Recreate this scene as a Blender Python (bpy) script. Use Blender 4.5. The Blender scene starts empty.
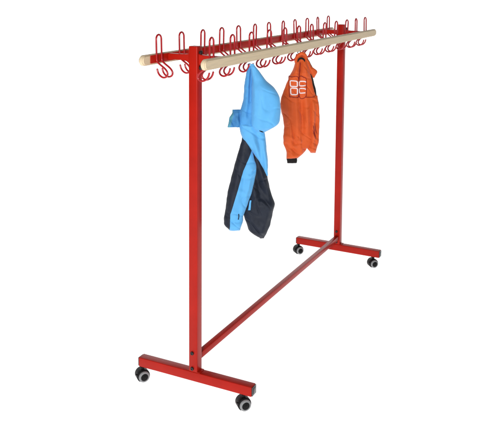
import bpy, bmesh, math, random
from mathutils import Vector, Matrix, noise

random.seed(4)
scene = bpy.context.scene
COL = scene.collection
PI = math.pi

# ------------------------------------------------------------------ helpers
def link(o):
    COL.objects.link(o)
    return o

def empty(name, loc, label=None, cat=None, rz=0.0):
    o = bpy.data.objects.new(name, None)
    o.empty_display_size = 0.05
    o.location = loc
    o.rotation_euler = (0, 0, rz)
    link(o)
    if label:
        o["label"] = label
        o["category"] = cat
    return o

def build(name, bm, mats, parent=None, smooth=True, angle=40):
    me = bpy.data.meshes.new(name)
    bmesh.ops.recalc_face_normals(bm, faces=bm.faces)
    bm.to_mesh(me)
    bm.free()
    for m in (mats if isinstance(mats, (list, tuple)) else [mats]):
        me.materials.append(m)
    if smooth:
        for p in me.polygons:
            p.use_smooth = True
        if angle < 180:
            me.set_sharp_from_angle(angle=math.radians(angle))
    o = bpy.data.objects.new(name, me)
    link(o)
    if parent:
        o.parent = parent
    return o

def box(bm, x0, x1, y0, y1, z0, z1, bev=0.003, seg=2):
    r = bmesh.ops.create_cube(bm, size=1.0)
    for v in r["verts"]:
        v.co = Vector((x0 + (v.co.x + .5) * (x1 - x0), y0 + (v.co.y + .5) * (y1 - y0), z0 + (v.co.z + .5) * (z1 - z0)))
    if bev:
        ed = list({e for v in r["verts"] for e in v.link_edges})
        bmesh.ops.bevel(bm, geom=ed, offset=bev, segments=seg, profile=.5, affect='EDGES')

def tube(bm, pts, r, n=10, closed=False, cap=True):
    pts = [Vector(p) for p in pts]
    m = len(pts)
    tang = []
    for i in range(m):
        a = pts[(i - 1) % m] if (closed or i > 0) else pts[i]
        b = pts[(i + 1) % m] if (closed or i < m - 1) else pts[i]
        tang.append((b - a).normalized())
    t0 = tang[0]
    ref = Vector((0, 0, 1)) if abs(t0.z) < .9 else Vector((1, 0, 0))
    nrm = t0.cross(ref).normalized()
    rings = []
    for i in range(m):
        t = tang[i]
        nrm = (nrm - t * nrm.dot(t)).normalized()
        bn = t.cross(nrm)
        rr = r(i / (m - 1)) if callable(r) else r
        rings.append([bm.verts.new(pts[i] + (nrm * math.cos(2 * PI * k / n) + bn * math.sin(2 * PI * k / n)) * rr) for k in range(n)])
    for i in range(m if closed else m - 1):
        a, b = rings[i], rings[(i + 1) % m]
        for k in range(n):
            bm.faces.new((a[k], a[(k + 1) % n], b[(k + 1) % n], b[k]))
    if cap and not closed:
        bm.faces.new(rings[0][::-1])
        bm.faces.new(rings[-1])

def smooth_path(pts, per=6, closed=False):
    """Catmull-Rom through the points"""
    P = [Vector(p) for p in pts]
    n = len(P)
    out = []
    for i in range(n if closed else n - 1):
        if closed:
            a, b, c, d = P[(i - 1) % n], P[i], P[(i + 1) % n], P[(i + 2) % n]
        else:
            a, b, c, d = P[max(i - 1, 0)], P[i], P[i + 1], P[min(i + 2, n - 1)]
        for k in range(per):
            t = k / per
            out.append(0.5 * ((2 * b) + (c - a) * t + (2 * a - 5 * b + 4 * c - d) * t * t + (3 * b - a - 3 * c + d) * t ** 3))
    if not closed:
        out.append(P[-1])
    return out

def lathe(bm, prof, axis, centre, n=40):
    """prof: list of (distance along axis, radius)"""
    ax = Vector(axis).normalized()
    ref = Vector((0, 0, 1)) if abs(ax.z) < .9 else Vector((1, 0, 0))
    e1 = ax.cross(ref).normalized()
    e2 = ax.cross(e1)
    c = Vector(centre)
    rings = []
    for d, r in prof:
        rings.append([bm.verts.new(c + ax * d + (e1 * math.cos(2 * PI * k / n) + e2 * math.sin(2 * PI * k / n)) * max(r, 1e-5)) for k in range(n)])
    for a, b in zip(rings, rings[1:]):
        for k in range(n):
            bm.faces.new((a[k], a[(k + 1) % n], b[(k + 1) % n], b[k]))
    bm.faces.new(rings[0][::-1])
    bm.faces.new(rings[-1])

# ---------------------------------------------------------------- materials
def mat(name, base, rough=.5, spec=.5, coat=0, sheen=0, metal=0, var=0.0, vscale=20, bump=0.0, bscale=300, stretch=(1, 1, 1), subs=0, coat_rough=.1):
    m = bpy.data.materials.new(name)
    m.use_nodes = True
    nt = m.node_tree
    b = nt.nodes["Principled BSDF"]
    b.inputs["Roughness"].default_value = rough
    b.inputs["Specular IOR Level"].default_value = spec
    b.inputs["Metallic"].default_value = metal
    b.inputs["Coat Weight"].default_value = coat
    b.inputs["Coat Roughness"].default_value = coat_rough
    b.inputs["Sheen Weight"].default_value = sheen
    b.inputs["Base Color"].default_value = (*base, 1)
    tc = nt.nodes.new("ShaderNodeTexCoord")
    mp = nt.nodes.new("ShaderNodeMapping")
    mp.inputs["Scale"].default_value = stretch
    nt.links.new(tc.outputs["Object"], mp.inputs["Vector"])
    if var:
        nz = nt.nodes.new("ShaderNodeTexNoise")
        nz.inputs["Scale"].default_value = vscale
        nz.inputs["Detail"].default_value = 6
        nz.inputs["Roughness"].default_value = .6
        nt.links.new(mp.outputs[0], nz.inputs["Vector"])
        cr = nt.nodes.new("ShaderNodeMapRange")
        cr.inputs["From Min"].default_value = .3
        cr.inputs["From Max"].default_value = .7
        cr.inputs["To Min"].default_value = 1 - var
        cr.inputs["To Max"].default_value = 1 + var
        nt.links.new(nz.outputs["Fac"], cr.inputs["Value"])
        mx = nt.nodes.new("ShaderNodeMix")
        mx.data_type = 'RGBA'
        mx.blend_type = 'MULTIPLY'
        mx.inputs["Factor"].default_value = 1
        mx.inputs["A"].default_value = (*base, 1)
        cc = nt.nodes.new("ShaderNodeCombineColor")
        for k in range(3):
            nt.links.new(cr.outputs[0], cc.inputs[k])
        nt.links.new(cc.outputs[0], mx.inputs["B"])
        nt.links.new(mx.outputs["Result"], b.inputs["Base Color"])
    if bump:
        nb = nt.nodes.new("ShaderNodeTexNoise")
        nb.inputs["Scale"].default_value = bscale
        nb.inputs["Detail"].default_value = 3
        nt.links.new(mp.outputs[0], nb.inputs["Vector"])
        bp = nt.nodes.new("ShaderNodeBump")
        bp.inputs["Strength"].default_value = bump
        bp.inputs["Distance"].default_value = .002
        nt.links.new(nb.outputs["Fac"], bp.inputs["Height"])
        nt.links.new(bp.outputs[0], b.inputs["Normal"])
    return m

RED = mat("red_paint", (.36, .0085, .0028), rough=.36, spec=.16, coat=.02, var=.09, vscale=9, bump=.06, bscale=420, coat_rough=.18)
HOOKRED = mat("red_hook_coating", (.34, .0075, .011), rough=.24, spec=.35, coat=.1, var=.08, vscale=40)
WOOD = mat("beech_wood", (.63, .505, .335), rough=.5, spec=.3, var=.08, vscale=20, bump=.03, bscale=60, stretch=(9, .55, 9))
BLACKP = mat("black_plastic", (.004, .004, .0045), rough=.5, spec=.14, var=.2, vscale=60)
CAPP = mat("black_end_plug", (.018, .019, .021), rough=.22, spec=.6, var=.15, vscale=60)
TYRE = mat("grey_rubber", (.22, .225, .23), rough=.6, spec=.35, var=.08, vscale=80)
STEEL = mat("zinc_steel", (.45, .45, .46), rough=.35, metal=1, var=.1, vscale=80)
BOLT = mat("black_bolt", (.012, .010, .010), rough=.4, spec=.5, var=.2, vscale=80)
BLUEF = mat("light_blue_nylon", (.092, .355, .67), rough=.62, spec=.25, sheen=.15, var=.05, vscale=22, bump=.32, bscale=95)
BLUED = mat("shaded_blue_nylon", (.066, .275, .58), rough=.65, spec=.2, sheen=.1, var=.08, vscale=22, bump=.32, bscale=95)  # the light blue cloth again, with its fold shade put into the colour
TEAL = mat("teal_lining", (.07, .24, .34), rough=.7, spec=.2, var=.15, vscale=30, bump=.15, bscale=700)
FLAPB = mat("shaded_flap_nylon", (.045, .19, .42), rough=.65, spec=.2, var=.12, vscale=30, bump=.32, bscale=95)  # jacket blue darkened, the flap's shade is in the colour
NAVY = mat("navy_nylon", (.011, .015, .026), rough=.6, spec=.22, sheen=.04, var=.22, vscale=26, bump=.35, bscale=95)
ORANGEF = mat("orange_nylon", (.56, .078, .009), rough=.6, spec=.25, sheen=.15, var=.06, vscale=22, bump=.32, bscale=95)
BLACKF = mat("black_fabric", (.012, .010, .010), rough=.8, spec=.15, sheen=.02, var=.2, vscale=40, bump=.2, bscale=700)
SEAM = mat("maroon_stitching", (.20, .014, .010), rough=.7, spec=.2, var=.1, vscale=90)
PRINT = mat("white_print", (.72, .64, .65), rough=.6, spec=.3, var=.05, vscale=60)

# ------------------------------------------------------------ the backdrop
def backdrop():
    bm = bmesh.new()
    FZ = -.0757
    prof = [(-6.0, FZ)]
    yb, rad = 5.6, 1.6
    for k in range(25):
        a = k / 24 * PI / 2
        prof.append((yb + rad * math.sin(a), FZ + rad * (1 - math.cos(a))))
    prof.append((yb + rad, 4.6))
    rows = [[bm.verts.new((x, y, z)) for (y, z) in prof] for x in (-7, -3.5, 0, 3.5, 7)]
    for a, b in zip(rows, rows[1:]):
        for k in range(len(prof) - 1):
            bm.faces.new((a[k], b[k], b[k + 1], a[k + 1]))
    m = bpy.data.materials.new("glowing_white_sweep")
    m.use_nodes = True
    b = m.node_tree.nodes["Principled BSDF"]
    b.inputs["Base Color"].default_value = (.8, .8, .8, 1)
    b.inputs["Roughness"].default_value = .9
    b.inputs["Specular IOR Level"].default_value = 0
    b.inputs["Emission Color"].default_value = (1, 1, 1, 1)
    b.inputs["Emission Strength"].default_value = .93  # the sweep glows by itself, washing out shadows on it
    o = build("backdrop", bm, m, smooth=True, angle=180)
    o["kind"] = "structure"
    o.rotation_euler = (0, 0, .435)
    return o
backdrop()

# ----------------------------------------------------------- the coat rack
H, L, W, T = 1.5, 1.83, .585, .0426
h = T / 2
FZ = -.0755
rack = empty("coat_rack", (0, L / 2, FZ),
             "red steel rolling coat rack with two pale wooden rails and rows of wire hooks", "coat rack")
RO = Vector((0, L / 2, FZ))

def rp(name, bm, m, parent=None, angle=40):
    """a part whose mesh is written in world metres, hung on the rack"""
    bmesh.ops.translate(bm, verts=bm.verts, vec=-RO)
    return build(name, bm, m, parent or rack, angle=angle)

for (yc, lean, sgn) in ((0, 0, -1), (L, -.007, -1)):
    # upright post
    bm = bmesh.new()
    box(bm, -h, h, yc - h, yc + h, .0405, H, .0035, 3)
    for v in bm.verts:
        v.co.x += lean * (v.co.z / H) * 1.6 - (0 if lean == 0 else .001)
    post = rp("post", bm, RED)
    # bolts on the front of the post
    for (bz) in (.1285, .0560):
        bm = bmesh.new()
        lathe(bm, [(0, .0085), (.004, .0085), (.0065, .0068), (.0068, .0035), (.0045, .003)], (0, -1, 0), (-.003, yc - h - .0002, bz), 20)
        rp("bolt", bm, BOLT, post)
    bm = bmesh.new()
    lathe(bm, [(0, .0055), (.006, .0055), (.0062, .0095), (.012, .0095), (.014, .006)], (1, 0, 0), (h + .0002 + lean, yc - .004, 1.474), 6)
    rp("bolt", bm, BOLT, post, angle=20)
    bm = bmesh.new()
    lathe(bm, [(0, .0095), (.005, .0095), (.007, .006)], (1, 0, 0), (h + .0002 + lean, yc + .002, 1.408), 20)
    rp("bolt", bm, BOLT, post)
    # foot beam
    bm = bmesh.new()
    box(bm, -W / 2, W / 2, yc - h, yc + h, -.004, .040, .003, 3)
    foot = rp("foot", bm, RED)
    for s in (-1, 1):
        bm = bmesh.new()
        x0, x1 = sorted((s * (W / 2 + .0002), s * (W / 2 + .0045)))
        box(bm, x0, x1, yc - h + .0022, yc + h - .0022, -.0018, .0378, .0016, 2)
        xa, xb = sorted((s * (W / 2 + .0044), s * (W / 2 + .0062)))
        box(bm, xa, xb, yc - h + .009, yc + h - .009, .006, .031, .0012, 2)
        rp("end_cap", bm, CAPP, foot)
    # thin red plate standing in for a darker patch beside the post
    bm = bmesh.new()
    box(bm, -.034, .034, yc - h + .001, yc + h - .001, .0402, .0432, .0012, 1)
    rp("base_plate", bm, RED, post)
    # cross arm to both rails, arched on its lower edge
    for s in (-1, 1):
        bm = bmesh.new()
        xs = [h + .0003 + (.1295 - h) * k / 14 for k in range(15)]
        top, bot = [], []
        for x in xs:
            t = (x - h) / (.13 - h)
            top.append(1.4625 + .006 * math.exp(-t * 9))
            bot.append(1.4375 - .020 * math.exp(-t * 10) - .004 * max(0, t - .75) * 4)
        va = [[bm.verts.new((s * x + lean * .9, yy, z)) for x, z in zip(xs, arr)] for yy in (yc - .0125, yc + .0125) for arr in (bot, top)]
        for a, b in ((0, 1), (1, 3), (3, 2), (2, 0)):
            for k in range(len(xs) - 1):
                bm.faces.new((va[a][k], va[a][k + 1], va[b][k + 1], va[b][k]))
        for k in (0, -1):
            bm.faces.new((va[0][k], va[1][k], va[3][k], va[2][k]))
        bmesh.ops.recalc_face_normals(bm, faces=bm.faces)
        bmesh.ops.bevel(bm, geom=[e for e in bm.edges if e.calc_face_angle(0) > 1.2], offset=.0018, segments=2, affect='EDGES')
        rp("cross_arm", bm, RED)

# low stretcher bar between the two posts
bm = bmesh.new()
box(bm, -.0142, .0142, h + .0003, L - h - .0003, .0835, .1125, .003, 2)
for v in bm.verts:
    v.co.z -= .014 * v.co.y / L
rp("stretcher_bar", bm, RED)

# wooden rails and the steel hook strips on their inner faces
R0, R1 = -.1900, 2.028
for s in (-1, 1):
    bm = bmesh.new()
    zc, rz, x0, x1 = 1.4445, .0220, .1345, .1595
    prof = []
    for k in range(17):
        a = -PI / 2 + PI * k / 16
        prof.append((R1 - rz + rz * math.cos(a), zc + rz * math.sin(a)))
    for k in range(17):
        a = PI / 2 + PI * k / 16
        prof.append((R0 + rz + rz * math.cos(a), zc + rz * math.sin(a)))
    va = [bm.verts.new((s * x0, y, z)) for y, z in prof]
    vb = [bm.verts.new((s * x1, y, z)) for y, z in prof]
    n = len(prof)
    bm.faces.new(va)
    bm.faces.new(vb[::-1])
    for k in range(n):
        bm.faces.new((va[k], vb[k], vb[(k + 1) % n], va[(k + 1) % n]))
    bmesh.ops.recalc_face_normals(bm, faces=bm.faces)
    bmesh.ops.bevel(bm, geom=[e for e in bm.edges if e.calc_face_angle(0) > 1.0], offset=.0058, segments=5, affect='EDGES')
    rail = rp("wooden_rail", bm, WOOD, angle=180)
    wn = rail.modifiers.new("weighted_normals", "WEIGHTED_NORMAL")
    wn.weight = 100
    bm = bmesh.new()
    xa, xb = sorted((s * .1300, s * .1343))
    box(bm, xa, xb, -.140, 1.965, 1.430, 1.464, .0012, 2)
    rp("hook_strip", bm, RED)

# double hooks: an upright loop above the strip, two curled prongs below it
HS, HY0, HZ, HR = .1792, -.0833, 1.5513, .0042
prong = [(0, 1.446), (.0015, 1.437), (.008, 1.429), (.022, 1.419), (.038, 1.408), (.049, 1.397), (.0535, 1.386),
         (.051, 1.3765), (.0435, 1.3705), (.033, 1.3685), (.0225, 1.3715), (.0125, 1.379), (.0055, 1.390), (.002, 1.402)]
def hook_mesh(s):
    bm = bmesh.new()
    hw, rr = .0185, .0185
    pts = [Vector((s * (.0 - i), -hw, z)) for i, z in reversed(smooth2(prong))]
    pts += [Vector((0, -hw, 1.446 + (HZ - HR - rr - 1.446) * k / 6)) for k in range(1, 6)]
    for k in range(13):
        a = PI - PI * k / 12
        pts.append(Vector((0, hw * math.cos(a), HZ - HR - rr + rr * math.sin(a))))
    pts += [Vector((0, hw, HZ - HR - rr - (HZ - HR - rr - 1.446) * k / 6)) for k in range(1, 6)]
    pts += [Vector((s * (.0 - i), hw, z)) for i, z in smooth2(prong)]
    tube(bm, pts, HR, 10)
    # rounded wire ends
    for e in (pts[0], pts[-1]):
        r = bmesh.ops.create_uvsphere(bm, u_segments=10, v_segments=6, radius=HR * 1.02)
        for v in r["verts"]:
            v.co += e
    return bm
def smooth2(pr):
    return [(p.x, p.y) for p in smooth_path([(a, b, 0) for a, b in pr], 4)]
for s in (-1, 1):
    first = None
    for i in range(12):
        y = HY0 + i * HS
        if first is None:
            bm = hook_mesh(s)
            bmesh.ops.translate(bm, verts=bm.verts, vec=(0, 0, -1.44))
            first = build("hook", bm, HOOKRED, rack, angle=60)
            o = first
        else:
            o = first.copy()
            link(o)
            o.parent = rack
        o.location = Vector((s * .1270, y, 1.44)) - RO
        o.rotation_euler = (random.uniform(-.03, .03), random.uniform(-.04, .04), random.uniform(-.09, .09))

# castors
AX = Vector((.80, -.60, 0)).normalized()
CR = .0266
def caster_parts():
    root_c = None
    bm = bmesh.new()
    c = Vector((0, 0, CR))
    # hood over the wheel, open at the bottom
    lathe(bm, [(-.044, .016), (-.043, .0245), (-.038, .0295), (.000, .0305), (.0045, .0300), (.006, .0285), (.0063, .020)], AX, c, 44)
    for v in bm.verts:
        if v.co.z < .004:
            v.co.z = .004
    # swivel stem and its top plate
    lathe(bm, [(0, .008), (.012, .008), (.0122, .013), (.0152, .013)], (0, 0, 1), -AX * .010 + Vector((0, 0, CR + .0288)), 24)
    housing = bm
    bt = bmesh.new()
    lathe(bt, [(.0063, .0165), (.0066, .0245), (.0085, .0256), (.0115, .0258), (.0150, .0250), (.0170, .0232), (.0185, .0180), (.0175, .0174)], AX, c, 48)
    bh = bmesh.new()
    lathe(bh, [(.0150, .0172), (.0184, .0168), (.0196, .0150), (.0190, .0090), (.0205, .0070), (.0208, .0020)], AX, c, 36)
    bl = bmesh.new()
    e = AX.cross(Vector((0, 0, 1)))
    lev = [c + e * d0 + AX * (-.006) + Vector((0, 0, z0)) for d0, z0 in ((.020, .003), (.026, .006), (.031, .009), (.0335, .0135))]
    tube(bl, smooth_path(lev, 4), .0028, 8)
    return housing, bt, bh, bl
spots = [(x, y) for y in (-.021, L - .021) for x in (-.262, .266)]
proto = None
def dup(o, parent):
    c = o.copy()
    link(c)
    c.parent = parent
    return c
for (x, y) in spots:
    loc = Vector((x, y, FZ)) - AX * .012 - RO
    if proto is None:
        a, t, hb, lv = caster_parts()
        cas = build("caster", a, BLACKP, rack, angle=45)
        kids = [build("tyre", t, TYRE, cas, angle=45), build("hub", hb, BLACKP, cas, angle=45),
                build("brake_lever", lv, BLACKP, cas)]
        proto = (cas, kids)
        cas.location = loc
    else:
        cas = dup(proto[0], rack)
        for k in proto[1]:
            dup(k, cas)
        cas.location = loc
        cas.rotation_euler = (0, 0, random.uniform(-.14, .14))

# ------------------------------------------------------------- the jackets
NRM = Vector((0.5501, -0.8351, 0))      # the side the hanging jackets turn outwards
UAX = Vector((0.8351, 0.5501, 0))
ANG = math.atan2(UAX.y, UAX.x)          # local x = along the cloth, local -y = outwards

def interp(poly, z):
    """u at height z on a polyline that runs downwards"""
    if z >= poly[0][1]:
        return poly[0][0]
    for (u0, z0), (u1, z1) in zip(poly, poly[1:]):
        if z1 <= z <= z0:
            t = 0 if z0 == z1 else (z0 - z) / (z0 - z1)
            return u0 + (u1 - u0) * t
    return poly[-1][0]

def in_poly(u, z, poly):
    c = False
    j = len(poly) - 1
    for i in range(len(poly)):
        (a, b), (x, y) = poly[i], poly[j]
        if (b > z) != (y > z) and u < (x - a) * (z - b) / (y - b) + a:
            c = not c
        j = i
    return c

class Cloth:
    """a limp, puffed piece of garment: outlines left and right, a depth and folds"""
    def __init__(self, L_, R_, w0, depth, folds=(), crumple=.004, seed=0, cs=9.0, ztilt=0.0):
        self.L, self.R, self.w0, self.depth, self.folds, self.cr, self.seed, self.cs = L_, R_, w0, depth, folds, crumple, seed, cs
        self.top = max(L_[0][1], R_[0][1])
        self.bot = min(L_[-1][1], R_[-1][1])
        self.ztilt = ztilt
    def edges(self, z):
        a = b = 0
        offs = (-.008, -.004, 0, .004, .008)
        for d in offs:
            zz = min(self.top, max(self.bot, z + d))
            a += interp(self.L, zz)
            b += interp(self.R, zz)
        a, b = a / 5, b / 5
        a += .0022 * noise.noise(Vector((z * 38, self.seed, 1.3)))
        b += .0022 * noise.noise(Vector((z * 34, self.seed, 7.3)))
        return (a, b) if b - a > .004 else ((a + b) / 2 - .002, (a + b) / 2 + .002)
    def fold(self, u, z):
        w = 0
        for (u0, z0, u1, z1, wid, amp) in self.folds:
            dx, dz = u1 - u0, z1 - z0
            l2 = dx * dx + dz * dz
            t = ((u - u0) * dx + (z - z0) * dz) / l2
            tt = min(1, max(0, t))
            d = math.hypot(u - u0 - dx * tt, z - z0 - dz * tt)
            fade = 1 - .55 * abs(2 * tt - 1)
            w += amp * fade * math.exp(-(d / wid) ** 2)
        s = self.seed * 3.1
        w += self.cr * noise.noise(Vector((u * self.cs * 2.2, z * self.cs * .7, s)))
        w += self.cr * .55 * noise.noise(Vector((u * self.cs * 4 + z * 12, z * self.cs * 2.2 - u * 10, s + 4)))
        rn = abs(noise.noise(Vector((u * 13 + z * 9, z * 11, s + 9))))
        w -= self.cr * .8 * math.exp(-(rn / .07) ** 2)
        return w
    def dz(self, z):
        a, b = self.edges(z)
        e = min(1, (self.top - z) / .02 + .35, (z - self.bot) / .015 + .45)
        return min(self.depth, .42 * (b - a)) * max(.3, e)
    def front(self, u, z):
        a, b = self.edges(z)
        s = max(-1, min(1, (2 * u - a - b) / (b - a)))
        bulge = max(0, 1 - abs(s) ** 2.3) ** .55
        return self.w0 + self.ztilt * (self.top - z) + self.dz(z) * bulge + self.fold(u, z) * min(1, (1 - abs(s)) * 5 + .15)
    def mesh(self, pick=None, step=.0024, cut=None):
        bm = bmesh.new()
        nz = max(6, int((self.top - self.bot) / step))
        zs = [self.top - (self.top - self.bot) * k / nz for k in range(nz + 1)]
        wmax = max(self.edges(z)[1] - self.edges(z)[0] for z in zs)
        nf = max(14, int(wmax / step))
        nb = max(8, nf // 3)
        rings = []
        for z in zs:
            a, b = self.edges(z)
            ring = []
            for k in range(nf + 1):
                t = k / nf * 2 - 1
                s = .6 * t + .4 * math.sin(t * PI / 2)
                u = (a + b) / 2 + s * (b - a) / 2
                if cut:
                    c = min(b - .0004, max(a + .0004, interp(cut, z)))
                    kc = nf // 2
                    u = a + (c - a) * k / kc if k <= kc else c + (b - c) * (k - kc) / (nf - kc)
                ring.append(bm.verts.new((u, -self.front(u, z), z)))
            for k in range(1, nb):
                s = math.cos(k / nb * PI)
                u = (a + b) / 2 + s * (b - a) / 2
                w = self.w0 + self.ztilt * (self.top - z) - self.dz(z) * max(0, 1 - abs(s) ** 2.3) ** .55 * .8 \
                    + .6 * self.fold(u + 3.7, z) * (1 - abs(s))
                ring.append(bm.verts.new((u, -w, z)))
            rings.append(ring)
        n = len(rings[0])
        for r0, r1 in zip(rings, rings[1:]):
            for k in range(n):
                f = bm.faces.new((r0[k], r1[k], r1[(k + 1) % n], r0[(k + 1) % n]))
                if cut:
                    f.material_index = 0 if k < nf // 2 or k >= nf + nb * .45 else 1
                elif pick:
                    c = f.calc_center_median()
                    f.material_index = pick(c.x, c.z)
        for r in (rings[0][::-1], rings[-1]):
            f = bm.faces.new(r)
            if pick:
                c = f.calc_center_median()
                f.material_index = pick(c.x, c.z)
        return bm

def surf_tube(bm, cloth, pts, r, lift=.0, closed=False, per=5, n=6, flat=1.0):
    P = smooth_path([(u, z, 0) for u, z in pts], per, closed)
    tube(bm, [(p.x, -(cloth.front(p.x, p.y) + lift), p.y) for p in P], r, n, closed)

BLUE = {
  'back_panel': ([(0.0003, 0.0182), (0.0065, -0.0571), (0.0029, -0.1942), (0.0013, -0.2633), (0.0291, -0.2948)],
     [(0.0139, 0.0173), (0.0401, -0.0168), (0.0669, -0.0551), (0.1002, -0.0822), (0.1216, -0.1094), (0.134, -0.1394), (0.1388, -0.1772), (0.1388, -0.2096), (0.1357, -0.2448), (0.1239, -0.2618), (0.1029, -0.2727), (0.0759, -0.2894), (0.058, -0.2952)]),
  'side_panel': ([(0.0008, 0.011), (-0.0192, -0.0224), (-0.0247, -0.0546), (-0.0299, -0.132), (-0.0355, -0.1676), (-0.0439, -0.1914), (-0.0491, -0.2304), (-0.0492, -0.2695), (-0.0403, -0.2997), (-0.0309, -0.3323)],
     [(0.0094, 0.011), (0.0216, -0.0208), (0.0293, -0.1028), (0.0328, -0.2176), (0.0383, -0.2963), (0.0341, -0.3334)]),
  'upper_arm': ([(-0.0435, -0.2489), (-0.0403, -0.2997), (-0.0309, -0.33), (-0.0161, -0.3534), (0.0113, -0.3824), (0.0304, -0.4127), (0.0487, -0.4365), (0.079, -0.496)],
     [(0.0378, -0.25), (0.0672, -0.2921), (0.0739, -0.3471), (0.0837, -0.4264), (0.0832, -0.4961)]),
  'sleeve_left': ([(-0.0347, -0.3183), (-0.0391, -0.3382), (-0.0738, -0.4591), (-0.0996, -0.5645), (-0.1168, -0.6885), (-0.1167, -0.7194), (-0.1005, -0.7352), (-0.0889, -0.7452)],
     [(0.0111, -0.3191), (0.0122, -0.3843), (0.0308, -0.4488), (0.0311, -0.4737), (0.0224, -0.5206), (0.014, -0.5624), (-0.0062, -0.624), (-0.0287, -0.6852), (-0.0285, -0.709), (-0.0444, -0.7467)]),
  'sleeve_right': ([(0.0022, -0.3468), (0.0117, -0.3843), (0.017, -0.4499), (0.0039, -0.5201), (-0.0002, -0.5672), (-0.0135, -0.6285), (-0.027, -0.6757), (-0.0198, -0.7045), (-0.0084, -0.7264), (-0.0021, -0.7578), (0.0299, -0.783), (0.0581, -0.8005)],
     [(0.0389, -0.3474), (0.0585, -0.4414), (0.0823, -0.4985), (0.1021, -0.5833), (0.1225, -0.6397), (0.1127, -0.6772), (0.0982, -0.7455), (0.079, -0.7848), (0.0703, -0.8009)]),
  'flap': ([(-0.0784, -0.1924), (-0.0823, -0.2143), (-0.0918, -0.2188), (-0.0996, -0.2665)],
     [(-0.0312, -0.1911), (-0.0305, -0.2721)]),
  'stripe': ([(0.0088, -0.3655), (0.0062, -0.3785), (-0.0316, -0.4629), (-0.0611, -0.5665), (-0.0903, -0.6642), (-0.0925, -0.7498)],
     []),
  'slit': ([(0.04, -0.2856), (0.058, -0.2952)],
     []),
  'sliver': ([(0.0002, -0.6123), (0.0076, -0.6077), (0.0052, -0.6481), (-0.0068, -0.6534)],
     []),
}
ORANGE = {
  'body': ([(0.0014, 0.0025), (-0.0104, -0.012), (-0.0195, -0.0275), (-0.0282, -0.0695), (-0.0484, -0.11), (-0.0775, -0.1834), (-0.094, -0.2346), (-0.0918, -0.2766), (-0.08, -0.3215), (-0.0718, -0.374), (-0.0609, -0.4315), (-0.0281, -0.4907)],
     [(0.0197, 0.0025), (0.0342, -0.0146), (0.0467, -0.038), (0.062, -0.0902), (0.0776, -0.1268), (0.0932, -0.1899), (0.1033, -0.2586), (0.1076, -0.309), (0.1053, -0.3754), (0.0938, -0.4554), (0.0571, -0.4923)]),
  'sleeve_front': ([(-0.0902, -0.2409), (-0.0918, -0.2766), (-0.08, -0.3215), (-0.0718, -0.374), (-0.0782, -0.4338), (-0.074, -0.4712), (-0.0618, -0.5018), (-0.0591, -0.5394)],
     [(-0.0009, -0.2418), (0.0214, -0.3), (0.0333, -0.3691), (0.0477, -0.4493), (0.0465, -0.4964), (0.0172, -0.5248), (-0.0027, -0.5405)]),
  'sleeve_back': ([(0.0513, -0.2106), (0.0477, -0.2897), (0.0599, -0.3695), (0.0571, -0.4388), (0.0475, -0.4894), (0.0672, -0.5129)],
     [(0.098, -0.211), (0.1054, -0.2586), (0.1108, -0.309), (0.1123, -0.3755), (0.1104, -0.4595), (0.0998, -0.485), (0.0961, -0.5135)]),
  'cuff': ([(-0.0592, -0.5297), (-0.0602, -0.5383), (-0.0555, -0.5646)],
     [(-0.004, -0.5308), (-0.0008, -0.5577), (-0.0065, -0.5657)]),
  'collar_flap': ([(0.0236, -0.012), (0.0429, -0.0588), (0.0569, -0.0954), (0.0732, -0.1184)],
     [(0.0367, -0.012), (0.0513, -0.0328), (0.0672, -0.062), (0.0988, -0.084), (0.0913, -0.1018), (0.079, -0.1185)]),
  'black': ([(0.0563, -0.0954), (0.0739, -0.1033), (0.0803, -0.1321), (0.0975, -0.19), (0.1003, -0.2216), (0.0928, -0.2189), (0.0789, -0.1898), (0.0686, -0.153)],
     []),
  'collar': ([(-0.0188, -0.0405), (-0.0145, -0.0182), (-0.0028, -0.0006), (0.0122, 0.0077), (0.0271, -0.0006), (0.0369, -0.0198), (0.0425, -0.038)],
     []),
  'neck': ([(-0.011, -0.0369), (-0.006, -0.0239), (0.0064, -0.0172), (0.0202, -0.0224), (0.0246, -0.0338)],
     []),
  'p1': ([(-0.0525, -0.1168), (-0.0426, -0.1127), (-0.0096, -0.1139), (-0.0068, -0.2049), (-0.0145, -0.2154), (-0.0435, -0.213), (-0.0531, -0.2045)],
     []),
  'p2': ([(-0.0027, -0.1139), (0.0204, -0.113), (0.0316, -0.1245), (0.0339, -0.1842), (0.0292, -0.2136), (0.0002, -0.2144)],
     []),
  'seam': ([(0.0292, -0.2141), (0.062, -0.216), (0.0927, -0.2126)],
     []),
  'zip': ([(0.0021, -0.0379), (0.0013, -0.0795), (-0.0053, -0.116), (-0.0035, -0.2154)],
     []),
  'pen': ([(0.0725, -0.3617), (0.0785, -0.391), (0.0894, -0.4259)],
     []),
  'pen2': ([(0.0819, -0.3512), (0.0862, -0.3805), (0.0971, -0.4127)],
     []),
  'pen3': ([(0.0709, -0.3856), (0.0801, -0.4151), (0.0869, -0.4339)],
     []),
  'm1': ([(-0.0459, -0.1325), (-0.0292, -0.131), (-0.0155, -0.1337), (-0.0142, -0.1457), (-0.0151, -0.1577), (-0.0287, -0.1592), (-0.045, -0.158), (-0.0478, -0.145)],
     []),
  'm2': ([(-0.0442, -0.1695), (-0.0285, -0.1681), (-0.0148, -0.1703), (-0.013, -0.1849), (-0.0143, -0.1991), (-0.0279, -0.2011), (-0.0432, -0.1994), (-0.0466, -0.1847)],
     []),
  'm3': ([(0.0287, -0.137), (0.0244, -0.1328), (0.0003, -0.1337), (-0.001, -0.1526), (0.0028, -0.1557), (0.0285, -0.1543)],
     []),
  'm4': ([(0.0284, -0.1747), (0.0241, -0.17), (0.0009, -0.1704), (-0.0003, -0.1892), (0.0035, -0.1935), (0.0277, -0.1915)],
     []),
}

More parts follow.
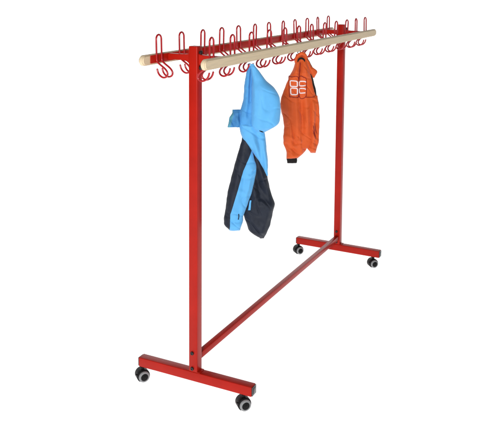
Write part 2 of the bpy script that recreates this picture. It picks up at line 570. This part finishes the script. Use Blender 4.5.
# --- blue jacket
bj = empty("jacket", (.128, .262, 1.39),
           "light blue and navy hooded jacket hanging crumpled from a wire hook on the rack", "jacket", ANG)
P = BLUE
back = Cloth(*P['back_panel'], .020, .045,
             folds=[(.012, 0, .012, -.20, .010, .006), (.05, -.06, .03, -.27, .03, .009), (.09, -.10, .06, -.25, .035, -.006),
                    (.012, -.20, -.03, -.29, .02, .006), (.128, -.15, .07, -.27, .012, .004)], crumple=.0022, seed=1, cs=5)
build("hood", back.mesh(), BLUEF, bj, angle=180)
side = Cloth(*P['side_panel'], .004, .026,
             folds=[(.004, -.01, -.002, -.15, .007, -.016), (-.014, -.03, -.020, -.22, .009, .006), (-.002, -.15, -.02, -.27, .010, -.008),
                    (-.03, -.20, .02, -.30, .012, .007)], crumple=.004, seed=2)
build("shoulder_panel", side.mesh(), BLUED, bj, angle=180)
arm = Cloth(*P['upper_arm'], .008, .030, ztilt=.06,
            folds=[(.0, -.27, .04, -.42, .012, .009), (.03, -.29, .06, -.46, .010, -.009), (-.03, -.30, .01, -.37, .008, .007), (.06, -.33, .075, -.47, .008, .006)],
            crumple=.005, seed=3)
build("upper_arm", arm.mesh(), BLUEF, bj, angle=180)
st = P['stripe'][0]
sl = Cloth(*P['sleeve_left'], .012, .034, ztilt=.04,
           folds=[(-.04, -.40, -.10, -.66, .016, .007), (-.01, -.40, -.06, -.70, .010, -.005), (.01, -.46, -.02, -.60, .008, .006),
                  (.03, -.46, .0, -.48, .007, -.010), (-.06, -.55, -.02, -.57, .010, .004), (-.09, -.70, -.04, -.70, .006, -.004)], crumple=.004, seed=4)
build("sleeve", sl.mesh(cut=st), [NAVY, BLUEF], bj, angle=180)
sr = Cloth(*P['sleeve_right'], .000, .036,
           folds=[(.04, -.44, .10, -.63, .012, .008), (.03, -.48, .05, -.62, .012, -.016), (.02, -.62, .10, -.66, .016, .009), (.01, -.69, .08, -.73, .018, -.007),
                  (.09, -.66, .05, -.78, .014, .009), (.045, -.53, .075, -.60, .022, -.020), (.03, -.60, .105, -.645, .012, .012)], crumple=.006, seed=5)
build("sleeve", sr.mesh(), NAVY, bj, angle=180)
fl = Cloth(*P['flap'], .004, .016, folds=[(-.085, -.20, -.045, -.255, .009, .010), (-.05, -.20, -.04, -.26, .007, -.009), (-.09, -.235, -.05, -.265, .006, -.006), (-.070, -.19, -.072, -.27, .006, -.006), (-.055, -.19, -.055, -.27, .006, .005)], crumple=.006, seed=6, cs=14)
def flap_pick(u, z):
    e = -.0755 - .012 * max(0, (-.215 - z) / .05)
    return 0 if u < e else 1
build("cuff_flap", fl.mesh(flap_pick), [TEAL, FLAPB], bj, angle=180)
# dark slit under the hood, blue sliver of lining, cuff tab
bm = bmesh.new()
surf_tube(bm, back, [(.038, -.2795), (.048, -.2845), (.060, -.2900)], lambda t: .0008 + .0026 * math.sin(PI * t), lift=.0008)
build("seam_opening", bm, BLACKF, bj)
sv = P['sliver'][0]
slv = Cloth([sv[0], sv[3]], [sv[1], sv[2]], .030, .005, crumple=.001, seed=7)
build("lining_edge", slv.mesh(), BLUEF, bj, angle=180)
bm = bmesh.new()
surf_tube(bm, sl, [(-.052, -.662), (-.0515, -.675), (-.054, -.688)], .0025, lift=.0005)
build("cuff_tab", bm, NAVY, bj)
# hanging loop over the prong
bm = bmesh.new()
lp = [(.006, -.012, -.004), (.000, -.004, .016), (-.010, .002, .0135), (-.006, .012, .004), (.006, .010, -.006)]
tube(bm, smooth_path(lp, 6), .0022, 8)
build("hanging_loop", bm, BLUED, bj)

# --- orange jacket
oj = empty("jacket", (.128, .815, 1.40),
           "bright orange jacket with black trim and white chest print hanging from a wire hook", "jacket", ANG)
P = ORANGE
blk = P['black'][0]
body = Cloth(*P['body'], .006, .042,
             folds=[(.006, -.03, -.004, -.115, .007, -0.0160), (-.004, -.115, -.003, -.22, .006, -0.0112), (-.018, -.04, -.03, -.11, .010, 0.0096), (.028, -.03, .03, -.12, .014, 0.0096),
                    (-.02, -.21, -.01, -.44, .014, 0.0128), (.035, -.22, .045, -.42, .014, 0.0128), (.012, -.23, .02, -.40, .010, -0.0144),
                    (-.06, -.22, -.05, -.36, .012, 0.0096), (.075, -.20, .085, -.34, .012, 0.0080)], crumple=.004, seed=11)
build("body", body.mesh(lambda u, z: 1 if in_poly(u, z, blk) else 0), [ORANGEF, BLACKF], oj, angle=180)
sf = Cloth(*P['sleeve_front'], -.012, .034, ztilt=.12,
           folds=[(-.05, -.25, -.04, -.50, .014, 0.0128), (-.01, -.26, .01, -.48, .012, 0.0128), (-.03, -.26, -.02, -.46, .010, -0.0128), (.03, -.34, .03, -.48, .010, -0.0096),
                  (.018, -.27, .036, -.50, .010, -.018), (-.07, -.46, .01, -.52, .008, -0.0096), (-.06, -.42, .02, -.45, .010, 0.0080)], crumple=.005, seed=12)
build("sleeve", sf.mesh(), ORANGEF, oj, angle=180)
sb = Cloth(*P['sleeve_back'], .022, .026,
           folds=[(.07, -.24, .075, -.50, .010, 0.0112), (.09, -.26, .09, -.46, .008, -0.0112), (.06, -.40, .10, -.45, .008, 0.0080)], crumple=.005, seed=13)
build("sleeve", sb.mesh(), ORANGEF, oj, angle=180)
cf = Cloth(*P['cuff'], .022, .018, folds=[(-.04, -.53, -.04, -.57, .004, -.003), (-.02, -.53, -.02, -.57, .004, -.003)], crumple=.002, seed=14)
build("cuff", cf.mesh(), BLACKF, oj, angle=180)
cl = Cloth(*P['collar_flap'], .016, .014, folds=[(.03, -.02, .07, -.10, .008, .005)], crumple=.003, seed=15)
build("collar_flap", cl.mesh(), ORANGEF, oj, angle=180)
bm = bmesh.new()
surf_tube(bm, cl, [(.034, -.010), (.0425, -.022), (.0505, -.034), (.058, -.048), (.0655, -.0605)], .0028, lift=-.002)
build("collar_piping", bm, BLACKF, oj)
bm = bmesh.new()
cpts = smooth_path([(u, z, 0) for u, z in P['collar'][0]], 6)
tube(bm, [(p.x, -.022 + .010 * abs(p.x - .012) / .03, p.y) for p in cpts], lambda t: .0068 + .003 * math.sin(PI * t), 12)
build("collar", bm, ORANGEF, oj, angle=180)
bm = bmesh.new()
npts = smooth_path([(u, z, 0) for u, z in P['neck'][0]], 6)
tube(bm, [(p.x, -(body.front(p.x, p.y) + .002), p.y + .001) for p in npts], lambda t: .001 + .0045 * math.sin(PI * t) ** .7, 8)
build("neck_lining", bm, BLACKF, oj)
bm = bmesh.new()
tube(bm, smooth_path([(.010, -.028, .004), (.004, -.016, .018), (-.006, -.004, .016), (-.004, .008, .006), (.008, .006, -.008)], 6), .0022, 8)
build("hanging_loop", bm, BLACKF, oj)
for key in ('p1', 'p2'):
    bm = bmesh.new()
    surf_tube(bm, body, P[key][0], .0022, lift=-.0004, closed=True, per=6)
    build("chest_patch_stitching", bm, SEAM, oj)
bm = bmesh.new()
surf_tube(bm, body, P['seam'][0], .0020, lift=-.0002)
build("seam", bm, SEAM, oj)
bm = bmesh.new()
surf_tube(bm, body, P['zip'][0], .0034, lift=-.001)
build("zip", bm, SEAM, oj)
for key in ('pen', 'pen2', 'pen3'):
    bm = bmesh.new()
    surf_tube(bm, sb, P[key][0], lambda t: .0008 + .0018 * math.sin(PI * t), lift=.0004, per=4)
    build("sleeve_mark", bm, SEAM, oj)
for key, cl_ in (('m1', True), ('m2', True), ('m3', False), ('m4', False)):
    bm = bmesh.new()
    surf_tube(bm, body, P[key][0], .0035, lift=-.0014, closed=cl_, per=6, n=8)
    build("chest_print", bm, PRINT, oj)

# ------------------------------------------------------------ camera, light
cam = bpy.data.cameras.new("camera")
co = bpy.data.objects.new("camera", cam)
link(co)
f_, cx_, cy_ = 754.397, 276.0069, 79.3016
r2 = Vector((0.90592, 0.42330, 0.01455)); u2 = Vector((-0.0697, 0.1150, 0.9909))
r2.normalize(); fw = u2.cross(r2).normalized(); u2 = r2.cross(fw)
co.matrix_world = Matrix(((r2.x, u2.x, -fw.x, 1.6534), (r2.y, u2.y, -fw.y, -2.7427), (r2.z, u2.z, -fw.z, 1.7920), (0, 0, 0, 1)))
cam.sensor_fit = 'HORIZONTAL'
cam.sensor_width = 36
cam.lens = f_ * 36 / 499
cam.shift_x = -(cx_ - 249.5) / 499
cam.shift_y = (cy_ - 212.5) / 499
cam.clip_end = 200
scene.camera = co

def area(name, loc, target, size, power, col=(1, 1, 1)):
    l = bpy.data.lights.new(name, 'AREA')
    l.shape = 'DISK'
    l.size = size
    l.energy = power
    l.color = col
    o = bpy.data.objects.new(name, l)
    o.location = loc
    o.rotation_euler = (Vector(target) - Vector(loc)).to_track_quat('-Z', 'Y').to_euler()
    link(o)
area("key_softbox", (2.0, -5.6, 2.5), (0, .8, .8), 1.3, 330)

w = bpy.data.worlds.new("World")
scene.world = w
w.use_nodes = True
w.node_tree.nodes["Background"].inputs[0].default_value = (1, 1, 1, 1)
w.node_tree.nodes["Background"].inputs[1].default_value = .20
scene.view_settings.view_transform = 'Standard'
scene.view_settings.look = 'None'
scene.view_settings.exposure = 0
